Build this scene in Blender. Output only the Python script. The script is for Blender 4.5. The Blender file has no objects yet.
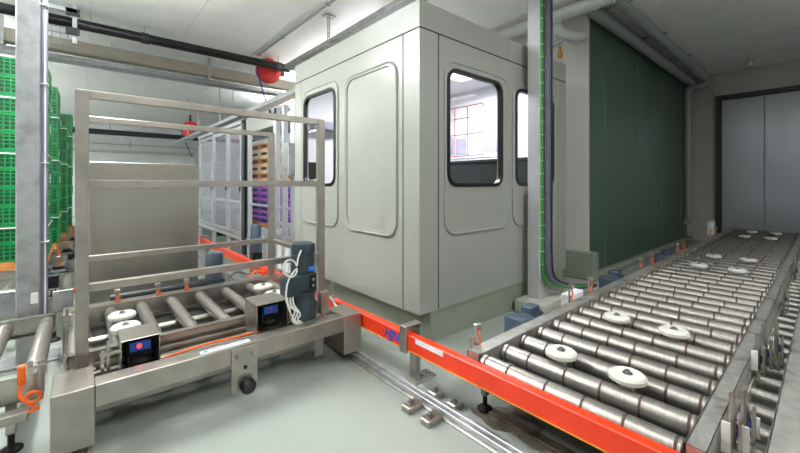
import bpy, bmesh, math, random
from mathutils import Vector, Matrix
random.seed(7)
SC = bpy.context.scene
COL = SC.collection

# ------------------------------------------------------------------ camera
FPX, HORIZON, EYE = 369.0, 183.0, 1.35          # focal length and horizon in px of the 800x453 frame
cam_d = bpy.data.cameras.new('camera'); cam = bpy.data.objects.new('camera', cam_d); COL.objects.link(cam)
cam_d.sensor_width = 36.0; cam_d.lens = FPX / 800 * 36
cam_d.shift_y = -(226.5 - HORIZON) / 800
cam_d.clip_start = 0.05
cam.location = (0, 0, EYE)
cam.rotation_euler = (math.pi / 2, 0, -math.atan2(369.0, 428.0))
SC.camera = cam
# ------------------------------------------------------------------ world, exposure
w = bpy.data.worlds.new('world'); SC.world = w; w.use_nodes = True
w.node_tree.nodes['Background'].inputs[0].default_value = (0.55, 0.6, 0.65, 1)
w.node_tree.nodes['Background'].inputs[1].default_value = 0.15
SC.view_settings.view_transform = 'Standard'
try: SC.view_settings.look = 'None'
except Exception: pass
SC.view_settings.gamma = 1.0
SC.view_settings.use_curve_mapping = False
SC.view_settings.exposure = 0.31
CEIL = 3.85
# unseen strip lights placed out of view, upward light added to brighten the ceiling: (x, y, turned along y?, watts)
LAMPS = [(0.6, -1.2, 14, 20, 'behind the camera'), (0.5, 1.3, 12, 30, 'above the near end of the shuttle'), (0.2, 4.2, 84, 110, 'above the shuttle roller bed'), (3.3, -0.8, 40, 28, 'above the near roller conveyor'),
         (6.6, -1.5, 13, 18, 'above the right edge conveyor'),
         (-1.9, 3.4, 46, 80, 'above the left feeding conveyor'), (-1.9, 6.2, 42, 140, 'above the nearest crate stack'), (-1.9, 9.2, 46, 150, 'above the third crate stack'),
         (-2.4, 12.6, 80, 190, 'beyond the crate stacks'), (-2.9, 16.0, 110, 230, 'by the far white wall'), (4.1, 6.0, 26, 70, 'behind the cabin'), (4.5, 10.0, 50, 140, 'behind the enclosure')]   # x, y, watts down, watts up, place
# ------------------------------------------------------------------ helpers
def lin(h):
    c = [int(h[i:i + 2], 16) / 255 for i in (0, 2, 4)]
    return tuple((v / 12.92 if v <= .04045 else ((v + .055) / 1.055) ** 2.4) for v in c) + (1,)
MATS = {}
def mat(name, col, rough=.5, metal=0., var=.12, scale=6., stretch=(1, 1, 1), bump=0., col2=None, spec=.5, coat=0., dirt=None):
    m = bpy.data.materials.new(name); m.use_nodes = True
    nt = m.node_tree; b = nt.nodes['Principled BSDF']
    tc = nt.nodes.new('ShaderNodeTexCoord'); mp = nt.nodes.new('ShaderNodeMapping')
    mp.inputs['Scale'].default_value = stretch
    nt.links.new(tc.outputs['Object'], mp.inputs[0])
    n = nt.nodes.new('ShaderNodeTexNoise'); n.inputs['Scale'].default_value = scale; n.inputs['Detail'].default_value = 5
    nt.links.new(mp.outputs[0], n.inputs[0])
    c1 = lin(col); r = nt.nodes.new('ShaderNodeValToRGB')
    if col2: ca, cb = lin(col2), c1
    else: ca, cb = tuple(v * (1 - var) for v in c1[:3]) + (1,), tuple(min(1, v * (1 + var)) for v in c1[:3]) + (1,)
    r.color_ramp.elements[0].color = ca; r.color_ramp.elements[1].color = cb
    r.color_ramp.elements[0].position = .32; r.color_ramp.elements[1].position = .66
    nt.links.new(n.outputs['Fac'], r.inputs[0])
    out = r.outputs[0]
    if dirt:                                     # (colour, noise scale, low, high)
        n2 = nt.nodes.new('ShaderNodeTexNoise'); n2.inputs['Scale'].default_value = dirt[1]; n2.inputs['Detail'].default_value = 6
        nt.links.new(tc.outputs['Object'], n2.inputs[0])
        mr = nt.nodes.new('ShaderNodeMapRange'); mr.inputs[1].default_value = dirt[2]; mr.inputs[2].default_value = dirt[3]
        nt.links.new(n2.outputs['Fac'], mr.inputs[0])
        mx = nt.nodes.new('ShaderNodeMix'); mx.data_type = 'RGBA'
        nt.links.new(mr.outputs[0], mx.inputs[0]); nt.links.new(out, mx.inputs[6]); mx.inputs[7].default_value = lin(dirt[0])
        out = mx.outputs[2]
    nt.links.new(out, b.inputs['Base Color'])
    b.inputs['Roughness'].default_value = rough; b.inputs['Metallic'].default_value = metal
    b.inputs['Specular IOR Level'].default_value = spec; b.inputs['Coat Weight'].default_value = coat
    if bump:
        bp = nt.nodes.new('ShaderNodeBump'); bp.inputs['Strength'].default_value = bump; bp.inputs['Distance'].default_value = .01
        nt.links.new(n.outputs['Fac'], bp.inputs['Height']); nt.links.new(bp.outputs[0], b.inputs['Normal'])
    MATS[name] = m
    return m
def emit(name, col, s):
    m = bpy.data.materials.new(name); m.use_nodes = True
    b = m.node_tree.nodes['Principled BSDF']; b.inputs['Base Color'].default_value = lin(col)
    b.inputs['Emission Color'].default_value = lin(col); b.inputs['Emission Strength'].default_value = s
    MATS[name] = m
def glass(name, tint, alpha, rough=.03):         # thin pane: see-through share plus a glossy film
    m = bpy.data.materials.new(name); m.use_nodes = True
    nt = m.node_tree; b = nt.nodes['Principled BSDF']
    b.inputs['Base Color'].default_value = lin(tint); b.inputs['Roughness'].default_value = rough
    tr = nt.nodes.new('ShaderNodeBsdfTransparent'); mx = nt.nodes.new('ShaderNodeMixShader'); mx.inputs[0].default_value = alpha
    nt.links.new(tr.outputs[0], mx.inputs[1]); nt.links.new(b.outputs[0], mx.inputs[2])
    nt.links.new(mx.outputs[0], nt.nodes['Material Output'].inputs[0]); MATS[name] = m

class MB:
    def __init__(s): s.bm = bmesh.new(); s.mi = 0
    def face(s, vs):
        try:
            f = s.bm.faces.new(vs); f.material_index = s.mi; return f
        except ValueError: return None
    def box(s, x0, x1, y0, y1, z0, z1, b=0., seg=1):
        v = [s.bm.verts.new((x, y, z)) for x in (x0, x1) for y in (y0, y1) for z in (z0, z1)]
        fs = [s.face([v[i] for i in q]) for q in ((0, 1, 3, 2), (4, 6, 7, 5), (0, 4, 5, 1), (2, 3, 7, 6), (0, 2, 6, 4), (1, 5, 7, 3))]
        if b > 0:
            es = list({e for f in fs for e in f.edges})
            r = bmesh.ops.bevel(s.bm, geom=es, offset=b, segments=seg, affect='EDGES', profile=.5)
            for f in r['faces']: f.material_index = s.mi
        return s
    def lathe(s, prof, o=(0, 0, 0), axis=(0, 0, 1), n=20, closed=True):   # prof: (radius, height[, material])
        ax = Vector(axis).normalized(); t = Vector((1, 0, 0)) if abs(ax.x) < .9 else Vector((0, 1, 0))
        u = ax.cross(t).normalized(); q = ax.cross(u); o = Vector(o); rings = []
        for p in prof:
            r = max(p[0], 1e-5)
            rings.append([s.bm.verts.new(o + ax * p[1] + (u * math.cos(a) + q * math.sin(a)) * r) for a in (2 * math.pi * k / n for k in range(n))])
        for i in range(len(rings) - 1):
            keep = s.mi
            if len(prof[i + 1]) > 2: s.mi = prof[i + 1][2]
            for k in range(n): s.face([rings[i][k], rings[i][(k + 1) % n], rings[i + 1][(k + 1) % n], rings[i + 1][k]])
            s.mi = keep
        if closed: s.face(rings[0][::-1]); s.face(rings[-1])
        return s
    def cyl(s, p0, p1, r, n=16, r2=None):
        p0, p1 = Vector(p0), Vector(p1); d = p1 - p0
        return s.lathe([(r, 0), (r if r2 is None else r2, d.length)], p0, d, n)
    def tube(s, pts, r, n=8, smooth=0):
        P = [Vector(p) for p in pts]
        for _ in range(smooth):
            Q = [P[0]]
            for a, b in zip(P, P[1:]): Q += [a * .75 + b * .25, a * .25 + b * .75]
            P = Q + [P[-1]]
        rings = []; up = None
        for i, p in enumerate(P):
            d = (P[min(i + 1, len(P) - 1)] - P[max(i - 1, 0)]).normalized()
            if up is None: up = Vector((0, 0, 1)) if abs(d.z) < .9 else Vector((1, 0, 0))
            u = d.cross(up).normalized(); q = u.cross(d).normalized(); up = q
            rings.append([s.bm.verts.new(p + (u * math.cos(a) + q * math.sin(a)) * r) for a in (2 * math.pi * k / n for k in range(n))])
        for A, B in zip(rings, rings[1:]):
            for k in range(n): s.face([A[k], A[(k + 1) % n], B[(k + 1) % n], B[k]])
        s.face(rings[0][::-1]); s.face(rings[-1]); return s
    def plate(s, outer, holes, axis, a0, a1):    # flat plate with holes; loops are (u, v); axis 'x' -> (a,u,v), 'y' -> (u,a,v), 'z' -> (u,v,a)
        f3 = {'x': lambda u, v, a: (a, u, v), 'y': lambda u, v, a: (u, a, v), 'z': lambda u, v, a: (u, v, a)}[axis]
        loops = [outer] + list(holes); sides = []
        for a in (a0, a1):
            es = []; L = []
            for lp in loops:
                vs = [s.bm.verts.new(f3(u, v, a)) for u, v in lp]; L.append(vs)
                es += [s.bm.edges.new((vs[i], vs[(i + 1) % len(vs)])) for i in range(len(vs))]
            r = bmesh.ops.triangle_fill(s.bm, use_beauty=True, use_dissolve=False, edges=es)
            for g in r['geom']:
                if isinstance(g, bmesh.types.BMFace): g.material_index = s.mi
            sides.append(L)
        for A, B in zip(*sides):
            for k in range(len(A)): s.face([A[k], A[(k + 1) % len(A)], B[(k + 1) % len(B)], B[k]])
        return s
    def bead(s, loop, axis, a, r, n=8):          # round bead along a closed loop lying on a wall face
        f3 = {'x': lambda u, v, w: (w, u, v), 'y': lambda u, v, w: (u, w, v)}[axis]; N = len(loop); rings = []
        for i, (u, v) in enumerate(loop):
            (pu, pv), (qu, qv) = loop[i - 1], loop[(i + 1) % N]; du, dv = qu - pu, qv - pv; L = math.hypot(du, dv) or 1; nu, nv = dv / L, -du / L
            rings.append([s.bm.verts.new(f3(u + nu * r * math.cos(t), v + nv * r * math.cos(t), a + r * math.sin(t))) for t in (2 * math.pi * k / n for k in range(n))])
        for i in range(N):
            A, B = rings[i], rings[(i + 1) % N]
            for k in range(n): s.face([A[k], A[(k + 1) % n], B[(k + 1) % n], B[k]])
        return s
    def mesh(s, name, smooth=35):
        bmesh.ops.recalc_face_normals(s.bm, faces=s.bm.faces)
        me = bpy.data.meshes.new(name); s.bm.to_mesh(me); s.bm.free()
        if smooth:
            me.polygons.foreach_set('use_smooth', [True] * len(me.polygons)); me.set_sharp_from_angle(angle=math.radians(smooth))
        return me
def rect(u0, u1, v0, v1): return [(u0, v0), (u1, v0), (u1, v1), (u0, v1)]
def rrect(u0, u1, v0, v1, r, n=6):
    out = []
    for cx, cy, a0 in ((u1 - r, v1 - r, 0), (u0 + r, v1 - r, 90), (u0 + r, v0 + r, 180), (u1 - r, v0 + r, 270)):
        for k in range(n + 1):
            a = math.radians(a0 + 90 * k / n); out.append((cx + r * math.cos(a), cy + r * math.sin(a)))
    return out

WL = {}                                          # world position of every object (no parent is turned)
def setm(me, m):
    for x in (m if isinstance(m, (list, tuple)) else [m]): me.materials.append(MATS[x])
def thing(name, label, cat, loc=(0, 0, 0), group=None):
    o = bpy.data.objects.new(name, None); COL.objects.link(o); o.location = loc; WL[o] = Vector(loc)
    o['label'] = label; o['category'] = cat; o.empty_display_size = .1
    if group: o['group'] = group
    return o
def tag(o, label, cat, group=None, kind=None):
    o['label'] = label; o['category'] = cat
    if group: o['group'] = group
    if kind: o['kind'] = kind
    return o
def obj(name, mb, m, parent=None, at=None, label=None):
    """MB in world space when at is None, else local to `at` (world)."""
    pw = WL[parent] if parent else Vector((0, 0, 0))
    if isinstance(mb, MB):
        me = mb.mesh(name); setm(me, m)
        if at is None and parent: me.transform(Matrix.Translation(-pw))
    else: me = mb
    o = bpy.data.objects.new(name, me); COL.objects.link(o)
    if at is not None: o.location = Vector(at) - pw; WL[o] = Vector(at)
    else: WL[o] = pw.copy()
    if parent: o.parent = parent
    if label: o['label'] = label
    return o
def solo(name, mb, m, label, cat, base, group=None):
    """a one-mesh thing whose origin sits at its base"""
    me = mb.mesh(name); setm(me, m); me.transform(Matrix.Translation(-Vector(base)))
    o = bpy.data.objects.new(name, me); COL.objects.link(o); o.location = base; WL[o] = Vector(base)
    return tag(o, label, cat, group)
def struct(name, mb, m, parent=None):
    o = obj(name, mb, m, parent)
    if not parent: o['kind'] = 'structure'
    return o
def shared(name, mb, m):
    me = mb.mesh(name); setm(me, m); return me
def text(body, size, m, parent, at, rot, ext=.0006, shear=0., name='lettering'):
    cu = bpy.data.curves.new('t', 'FONT'); cu.body = body; cu.size = size; cu.extrude = ext; cu.shear = shear; cu.align_x = 'CENTER'; cu.align_y = 'CENTER'; cu.resolution_u = 3; cu.offset = .003
    t = bpy.data.objects.new('t', cu); COL.objects.link(t); bpy.context.view_layer.update()
    me = bpy.data.meshes.new_from_object(t.evaluated_get(bpy.context.evaluated_depsgraph_get()))
    bpy.data.objects.remove(t); me.transform(rot); me.materials.clear(); setm(me, m)
    return obj(name, me, None, parent, at)

# ------------------------------------------------------------------ materials
mat('floor_epoxy', '9ca39c', .2, 0, .05, 1.3, dirt=('928f84', 2.1, .60, .78), spec=.45)
mat('ceiling_white', 'e8e8e6', .45, 0, .03, 3)
mat('ceiling_gap', 'c4c4c2', .7)
mat('wall_white', 'eeeef0', .5, 0, .03, 2)
mat('wall_beige', 'c9c8c0', .45, 0, .03, 2)
mat('wall_green', '455f4e', .32, 0, .06, 2, (1, 1, .4))
mat('wall_grey', 'aaa9a3', .5, 0, .05, 2)
mat('door_steel', '9a9ca4', .25, .35, .06, 3, (1, 1, .3))
mat('frame_dark', '24262a', .45)
mat('plinth_green', '8c9484', .4, 0, .06, 3)
mat('cabin_paint', '9a9d95', .28, 0, .025, 3, spec=.5)
mat('cabin_inner', 'e9e9ee', .5, 0, .02)
mat('gap_black', '0b0b0c', .8)
mat('rubber', '08090a', .45)
mat('rubber_grey', '2b2d30', .5)
mat('stainless', 'b4b0a8', .30, .9, .10, 9, (1, 1, 1), dirt=('8d857a', 5., .55, .75))
mat('stainless_brown', 'a8a299', .34, .85, .10, 9)
mat('panel_steel', '959288', .26, .8, .025, 4, (.3, 1, 6))
mat('galvanised', 'b4b6b8', .42, .7, .08, 14, dirt=('9b9d9e', 9., .5, .7))
mat('rail_steel', 'c2c0ba', .40, .75, .14, 16, dirt=('726e66', 7., .54, .72))
mat('roller_steel', 'a29e98', .40, .92, .12, 20, (1, 7, 1))
mat('groove_rust', '58493c', .7, .2, .3, 30)
mat('nylon', 'd8d5cb', .38, 0, .04, 9, dirt=('b0a898', 12., .6, .75))
mat('bolt_steel', '8d9096', .3, .9)
mat('orange', 'ea380f', .36, 0, .06, 3, dirt=('b9351a', 4., .62, .8), coat=.1)
mat('orange_cable', 'f2681c', .5)
mat('yellow', 'e9b02c', .5)
mat('blue_ink', '1c4fae', .5)
mat('blue_logo', '2f72d8', .5)
mat('red_paint', 'd02419', .42, 0, .06)
mat('motor_grey', '34434a', .34, .15, .10, 8, dirt=('2a3539', 8., .5, .7))
mat('motor_blue', '465563', .4, .15, .12, 8)
mat('black_metal', '17181b', .38, .3, .15)
mat('pipe_black', '121316', .33, .2, .15)
mat('beam_beige', 'a39e90', .5, 0, .06)
mat('pvc_grey', 'b9bcba', .4, 0, .05)
mat('pvc_dark', '8c918e', .4, 0, .06)
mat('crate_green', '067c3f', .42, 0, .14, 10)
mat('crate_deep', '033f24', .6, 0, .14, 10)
mat('tie_white', 'e4e4e0', .5)
mat('wood', 'a86f3a', .7, 0, .25, 8, (1, 8, 1))
mat('tray_cream', 'd9c9a4', .55, 0, .12)
mat('tray_orange', 'c98552', .55, 0, .15)
mat('tray_dark', '41332b', .7)
mat('purple', '5b45b4', .45, 0, .1)
mat('purple_blue', '4a6cc4', .45, 0, .1)
mat('magenta', 'c63fb4', .45, 0, .1)
mat('aluminium', 'c9cbd0', .34, .75, .06, 5)
mat('cable_grey', '5c5d68', .5); mat('cable_violet', '6d6c84', .5); mat('cable_green', '389a3a', .45); mat('cable_white', 'e2e2dd', .45); mat('cable_blue', '2a3a86', .45)
mat('concrete', 'b9bbae', .7, 0, .08, 8, bump=.2)
mat('paper', 'f2f1f4', .7, 0, .02); mat('paper_print', 'b3b0c4', .7); mat('red_ink', 'b82f3f', .6)
mat('console', '131d19', .4)
mat('brass', 'b3842e', .35, .8)
mat('lamp_housing', 'd8d8d8', .5)
mat('machine_green', '5d6d66', .45)
mat('column_pale', 'c6c7c9', .45, .25, .05, 10); mat('seam_green', '5f7465', .4); mat('under_shade', '33322f', .7, .3, .25, 9)  # last one is a dark tone painting the shade between rollers
mat('label_white', 'eceff2', .5)
emit('lamp_tube', 'fff6e8', 6.0); emit('led_red', 'ff2a20', 4.0); emit('cabin_lamp', 'f6f6ff', 3.0)
glass('window_glass', '14181a', .14); glass('acrylic', 'd9d6e8', .26, .06)

# ------------------------------------------------------------------ setting
FLOOR = struct('floor', MB().box(-6, 11.6, -4, 20.4, -.2, 0), 'floor_epoxy')
cl = struct('ceiling', MB().box(-6, 11.6, -4, 20.4, CEIL, CEIL + .2), 'ceiling_gap')
PWID = 1.2
me = shared('ceiling_panel', MB().box(.002, PWID - .002, -4, 20.4, -.02, .02, .003), 'ceiling_white')
for i in range(14): obj('ceiling_panel', me, None, cl, (-5.9 + i * PWID, 0, CEIL - .002))
struct('wall_far', MB().box(-6, 11.6, 20.2, 20.5, 0, CEIL), 'wall_white')
struct('wall_left', MB().box(-6.2, -5.95, -4, 20.4, 0, CEIL), 'wall_white')
struct('wall_rear', MB().box(-6, 11.6, -4.2, -3.95, 0, CEIL), 'wall_white')
we = struct('wall_end', MB().plate(rect(-4, 20.3, 0, CEIL), [], 'x', 11.0, 11.3), 'wall_grey')
obj('trim', MB().box(10.985, 11.0, 1.72, 1.735, 0, CEIL - .02), 'wall_grey', we)
# double door in the end wall
d1 = thing('door_1', 'grey steel double door in the dark end wall', 'door', (10.98, .88, 0)); d1['kind'] = 'structure'; del d1['category']
obj('door_frame', MB().plate([(.10, 0), (.10, 3.32), (1.66, 3.32), (1.66, 0), (1.57, 0), (1.57, 3.22), (.19, 3.22), (.19, 0)], [], 'x', 10.9, 11.0), 'frame_dark', d1)
for a, b in ((.195, .876), (.882, 1.565)):
    obj('door_leaf', MB().box(10.93, 10.99, a, b, .01, 3.21, .006), 'door_steel', d1)
# green clad block along the conveyor
wb = struct('wall_right', MB().box(5.44, 10.99, 2.24, 9.0, 0, CEIL - .02), 'frame_dark')
xs = [5.42, 5.986, 7.417, 8.849, 10.28, 10.99]
for a, b in zip(xs, xs[1:]): obj('wall_panel', MB().box(a + .004, b - .004, 2.2, 2.26, .06, 3.72, .004), 'wall_green', wb)
for a in xs[1:-1]: obj('joint_strip', MB().box(a - .006, a + .006, 2.194, 2.21, .06, 3.72), 'seam_green', wb)
obj('end_panel', MB().box(5.40, 5.45, 2.2, 9.0, .38, CEIL - .02, .003), 'wall_beige', wb)
obj('plinth', MB().box(5.30, 5.45, 2.08, 9.0, 0, .39, .012), 'plinth_green', wb)
obj('plinth', MB().box(5.45, 10.99, 2.08, 2.2, 0, .09, .02), 'plinth_green', wb)

# ------------------------------------------------------------------ unseen strip lights added to light the hall
ords = ['first', 'second', 'third', 'fourth', 'fifth', 'sixth', 'seventh', 'eighth', 'ninth', 'tenth', 'eleventh', 'twelfth', 'thirteenth', 'fourteenth', 'fifteenth']
LZ = 3.36                                        # unseen strip lights; the upward half is added to brighten the ceiling
for i, (x, y, wd, wu, place) in enumerate(LAMPS):
    t = thing('unseen_light', 'unseen strip light with added upward fill, %s' % place, 'light', (x, y, CEIL - .02), 'unseen strip lights')
    obj('housing', MB().box(x - .06, x + .06, y - .75, y + .75, LZ - .02, LZ + .02, .01), 'lamp_housing', t)
    obj('diffuser', MB().box(x - .055, x + .055, y - .73, y + .73, LZ - .05, LZ - .02, .008), 'lamp_tube', t)
    for yy in (y - .6, y + .6): obj('suspension', MB().cyl((x, yy, LZ + .02), (x, yy, CEIL - .02), .004, 6), 'bolt_steel', t)
    for e, dz, rx in ((wd, -.055, 0), (wu, .03, math.pi)):
        ld = bpy.data.lights.new('unseen_light', 'AREA'); ld.shape = 'RECTANGLE'; ld.size = .2; ld.size_y = 1.45; ld.energy = e; ld.color = (.975, 1, 1)
        lo = bpy.data.objects.new('unseen_light_source', ld); COL.objects.link(lo); lo.parent = t; lo.location = (0, 0, LZ + dz - (CEIL - .02)); lo.rotation_euler = (rx, 0, 0)

# ------------------------------------------------------------------ control cabin
CX, CY, CZ0, CZ1, FZ = 2.08, 2.17, .27, 2.85, 2.63
CXE, CYE = 4.65, 4.485
cab = thing('control_cabin', 'large grey control cabin with rounded windows beside the conveyors', 'cabin', (CX, CY, 0))
obj('plinth', MB().box(2.22, 4.60, CY + .012, 4.45, 0, CZ0, .004), 'plinth_green', cab)
obj('cabin_floor', MB().box(CX + .05, CXE - .05, CY + .05, CYE - .05, CZ0, CZ0 + .03), 'rubber_grey', cab)
T = .04
WL1 = rrect(3.48, 4.19, 1.335, 2.38, .10)        # window in the left wall (y, z)
obj('corner_post', MB().plate([(CX, CY), (2.298, CY), (2.298, CY + T), (CX + T, CY + T), (CX + T, 2.366), (CX, 2.366)], [], 'z', CZ0, FZ - .012), 'cabin_paint', cab)
lw = obj('wall_panel', MB().plate(rect(2.380, 4.302, CZ0, FZ - .012), [WL1], 'x', CX, CX + T), 'cabin_paint', cab)
obj('wall_panel', MB().box(CX, CX + T, 4.314, CYE, CZ0, FZ - .012, .003), 'cabin_paint', cab)
WR1, WR2 = rrect(2.42, 3.215, 1.335, 2.345, .10), rrect(3.49, 4.28, 1.335, 2.345, .10)
rw = obj('wall_panel', MB().plate(rect(2.312, 4.434, CZ0, FZ - .012), [WR1, WR2], 'y', CY, CY + T), 'cabin_paint', cab)
obj('wall_panel', MB().box(4.446, CXE, CY, CY + T, CZ0, FZ - .012, .003), 'cabin_paint', cab)
# dark seams behind the joints
g = MB()
g.box(CX + .005, CX + .05, 2.34, 2.41, CZ0 + .002, FZ); g.box(CX + .005, CX + .05, 4.28, 4.34, CZ0 + .002, FZ)
g.box(2.28, 2.34, CY + .005, CY + .05, CZ0 + .002, FZ); g.box(4.41, 4.47, CY + .005, CY + .05, CZ0 + .002, FZ)
g.box(CX + .005, CX + .05, CY + .005, CYE, FZ - .04, FZ + .03); g.box(CX + .05, CXE, CY + .005, CY + .05, FZ - .04, FZ + .03)
obj('seam_gasket', g, 'gap_black', cab)
obj('fascia', MB().plate([(CX, CY), (3.348, CY), (3.348, CY + T), (CX + T, CY + T), (CX + T, CYE), (CX, CYE)], [], 'z', FZ, CZ1), 'cabin_paint', cab)
obj('fascia', MB().box(3.354, CXE, CY, CY + T, FZ, CZ1, .002), 'cabin_paint', cab)
obj('roof', MB().box(CX + T, CXE, CY + T, CYE, CZ1 - .07, CZ1 - .02), 'cabin_inner', cab)
obj('wall_panel', MB().box(CXE - T, CXE, CY + T, CYE, CZ0, CZ1 - .07), 'cabin_inner', cab)
obj('wall_panel', MB().box(CX + T, CXE - T, CYE - T, CYE, CZ0, CZ1 - .07), 'cabin_inner', cab)
def cabin_window(axis, u0, u1, v0, v1, a, plate):
    s = -1
    wdw = obj('window', MB().plate(rrect(u0 - .02, u1 + .02, v0 - .02, v1 + .02, .118), [rrect(u0 + .012, u1 - .012, v0 + .012, v1 - .012, .09)], axis, a - .022, a + .02), 'rubber', cab)
    obj('pane', MB().plate(rrect(u0 + .004, u1 - .004, v0 + .004, v1 - .004, .095), [], axis, a + .004, a + .010), 'window_glass', wdw)
    if plate:
        p0, p1, q0, q1 = plate
        obj('bead', MB().bead(rrect(p0, p1, q0, q1, .13), axis, a - .006, .014), 'cabin_paint', cab)
        obj('pressed_panel', MB().plate(rrect(p0, p1, q0, q1, .13), [rrect(u0 - .016, u1 + .016, v0 - .016, v1 + .016, .115)], axis, a - .012, a), 'cabin_paint', cab)
cabin_window('y', 2.42, 3.215, 1.335, 2.345, CY, (2.385, 3.33, .90, 2.42))
cabin_window('y', 3.49, 4.28, 1.335, 2.345, CY, (3.44, 4.36, .90, 2.42))
cabin_window('x', 3.48, 4.19, 1.335, 2.38, CX, (3.43, 4.24, .88, 2.46))
def pressed(axis, u0, u1, v0, v1, a):            # shallow framed panel: raised rim around a flat field
    mb = MB().plate(rrect(u0, u1, v0, v1, .13), [rrect(u0 + .03, u1 - .03, v0 + .03, v1 - .03, .11)], axis, a - .012, a)
    obj('pressed_panel', mb, 'cabin_paint', cab)
    obj('bead', MB().bead(rrect(u0, u1, v0, v1, .13), axis, a - .006, .014), 'cabin_paint', cab)
pressed('x', 2.455, 3.275, .88, 2.43, CX)
# inside the cabin
ci = obj('ceiling_lamp', MB().box(3.0, 3.9, 3.0, 3.25, 2.72, 2.78, .01), 'cabin_lamp', cab)
ld = bpy.data.lights.new('cabin_light', 'AREA'); ld.shape = 'RECTANGLE'; ld.size = 1.2; ld.size_y = .5; ld.energy = 80; ld.color = (.95, .96, 1)
lo = bpy.data.objects.new('cabin_light_source', ld); COL.objects.link(lo); lo.parent = cab; lo.location = Vector((3.4, 3.15, 2.71)) - WL[cab]
cs = thing('wall_console', 'dark green console behind the cabin window', 'console', (4.4, 3.4, CZ0 + .03))
obj('body', MB().box(4.30, 4.60, 2.40, 4.35, CZ0 + .03, 1.64, .01), 'console', cs)
obj('top', MB().box(4.27, 4.605, 2.38, 4.37, 1.64, 1.68, .005), 'console', cs)
nb = thing('notice_board', 'white notice board with red-lined sheets inside the cabin', 'notice board', (4.6, 3.6, 1.75))
obj('board', MB().box(4.592, 4.608, 3.10, 4.28, 1.74, 2.62, .003), 'paper', nb)
mm = MB()
for (y0, y1, z0, z1) in ((3.98, 4.2, 1.8, 2.1), (3.98, 4.2, 2.14, 2.5), (3.72, 3.94, 1.8, 2.06), (3.72, 3.94, 2.1, 2.34), (3.42, 3.66, 1.76, 1.9), (3.14, 3.36, 1.8, 2.0), (3.14, 3.36, 2.04, 2.3)):
    mm = MB().box(4.588, 4.592, y0, y1, z0, z1); obj('sheet', mm, 'paper_print' if z0 == 1.8 else 'paper', nb)
rl = MB()
for y in (4.24, 3.96, 3.70, 3.40): rl.box(4.588, 4.591, y - .006, y + .006, 1.78, 2.55)
for z in (2.56, 2.38, 2.12, 1.78): rl.box(4.588, 4.591, 3.40, 4.24, z - .006, z + .006)
obj('red_line', rl, 'red_ink', nb)
obj('pinned_sheet', MB().plate([(3.62, 2.22), (3.36, 2.18), (3.28, 2.34), (3.40, 2.52), (3.6, 2.48)], [], 'x', 4.575, 4.579), 'label_white', nb)
mn = thing('wall_monitor', 'small dark monitor on a bracket behind the narrow cabin window', 'monitor', (2.27, 4.38, 1.40))
obj('screen', MB().box(2.19, 2.36, 4.36, 4.40, 1.40, 1.62, .006), 'console', mn)
obj('bracket', MB().box(2.25, 2.29, 4.40, 4.446, 1.46, 1.54), 'black_metal', mn)
obj('cabinet', MB().box(2.30, 2.75, 4.25, 4.445, 2.05, 2.15, .005), 'paper_print', cab)

# ------------------------------------------------------------------ rollers, wheels
def roller_mesh(L, r, rings, n=18):
    prof = [(r * .45, -.02), (r * .45, 0), (r * .9, 0), (r, .004)]
    for y in rings: prof += [(r, y - .006), (r * .95, y - .004, 1), (r * .95, y + .004, 1), (r, y + .006, 1)]
    prof += [(r, L - .004), (r * .9, L), (r * .45, L), (r * .45, L + .02)]
    return shared('roller', MB().lathe(prof, (0, 0, 0), (0, 1, 0), n), ['roller_steel', 'groove_rust'])
wheel_me = shared('guide_wheel', MB().lathe([(.03, -.05), (.03, 0), (.070, 0), (.082, .008), (.082, .026), (.072, .036), (.03, .036)], n=28), 'nylon')
bolt_me = shared('bolt', MB().lathe([(.022, 0), (.022, .004), (.013, .004), (.013, .014), (.006, .016)], n=12), 'bolt_steel')
def wheel(parent, x, y, z):
    o = obj('guide_wheel', wheel_me, None, parent, (x, y, z)); obj('bolt', bolt_me, None, o, (x, y, z + .036))
foot_me = shared('foot', MB().lathe([(.045, 0), (.045, .012), (.03, .022), (.014, .03), (.014, .10)], n=16), 'rubber')
def leg(parent, x, y, ztop, s=.04):
    obj('leg', MB().box(x - s / 2, x + s / 2, y - s / 2, y + s / 2, .09, ztop, .003), 'stainless', parent)
    obj('foot', foot_me, None, parent, (x, y, 0))
def channel(name, parent, x0, x1, y0, y1, z0, z1, m, inward):
    """C-section rail along x, open towards `inward` (+1/-1 in y)"""
    t = .006; mb = MB()
    mb.box(x0, x1, y0, y1, z1 - t, z1, .002); mb.box(x0, x1, y0, y1, z0, z0 + t)
    yb = (y1 - t, y1) if inward < 0 else (y0, y0 + t); mb.box(x0, x1, yb[0], yb[1], z0, z1)
    yi = (y0, y0 + t) if inward < 0 else (y1 - t, y1); mb.box(x0, x1, yi[0], yi[1], z1 - .10, z1)
    mb.box(x0, x0 + t, y0, y1, z0, z1); mb.box(x1 - t, x1, y0, y1, z0, z1)
    return obj(name, mb, m, parent)
def sensor(parent, x, y, z, h=.13, cable='orange_cable', side=1):
    s = obj('sensor_bracket', MB().box(x - .012, x + .012, y, y + .006, z - .06, z + h).box(x - .02, x + .02, y - .03, y + .008, z + h - .035, z + h, .003), 'stainless', parent)
    pts = [(x, y - .012, z + h - .03), (x + .005, y - .02, z + h - .06), (x + .025, y - .012, z + h - .085), (x + .004, y - .015, z + h - .11), (x - .018, y - .012, z + h - .085), (x + .0, y - .02, z + .01), (x + .01, y - .005, z - .05)]
    obj('sensor_cable', MB().tube(pts, .006, 6, 2), cable, s)
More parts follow.
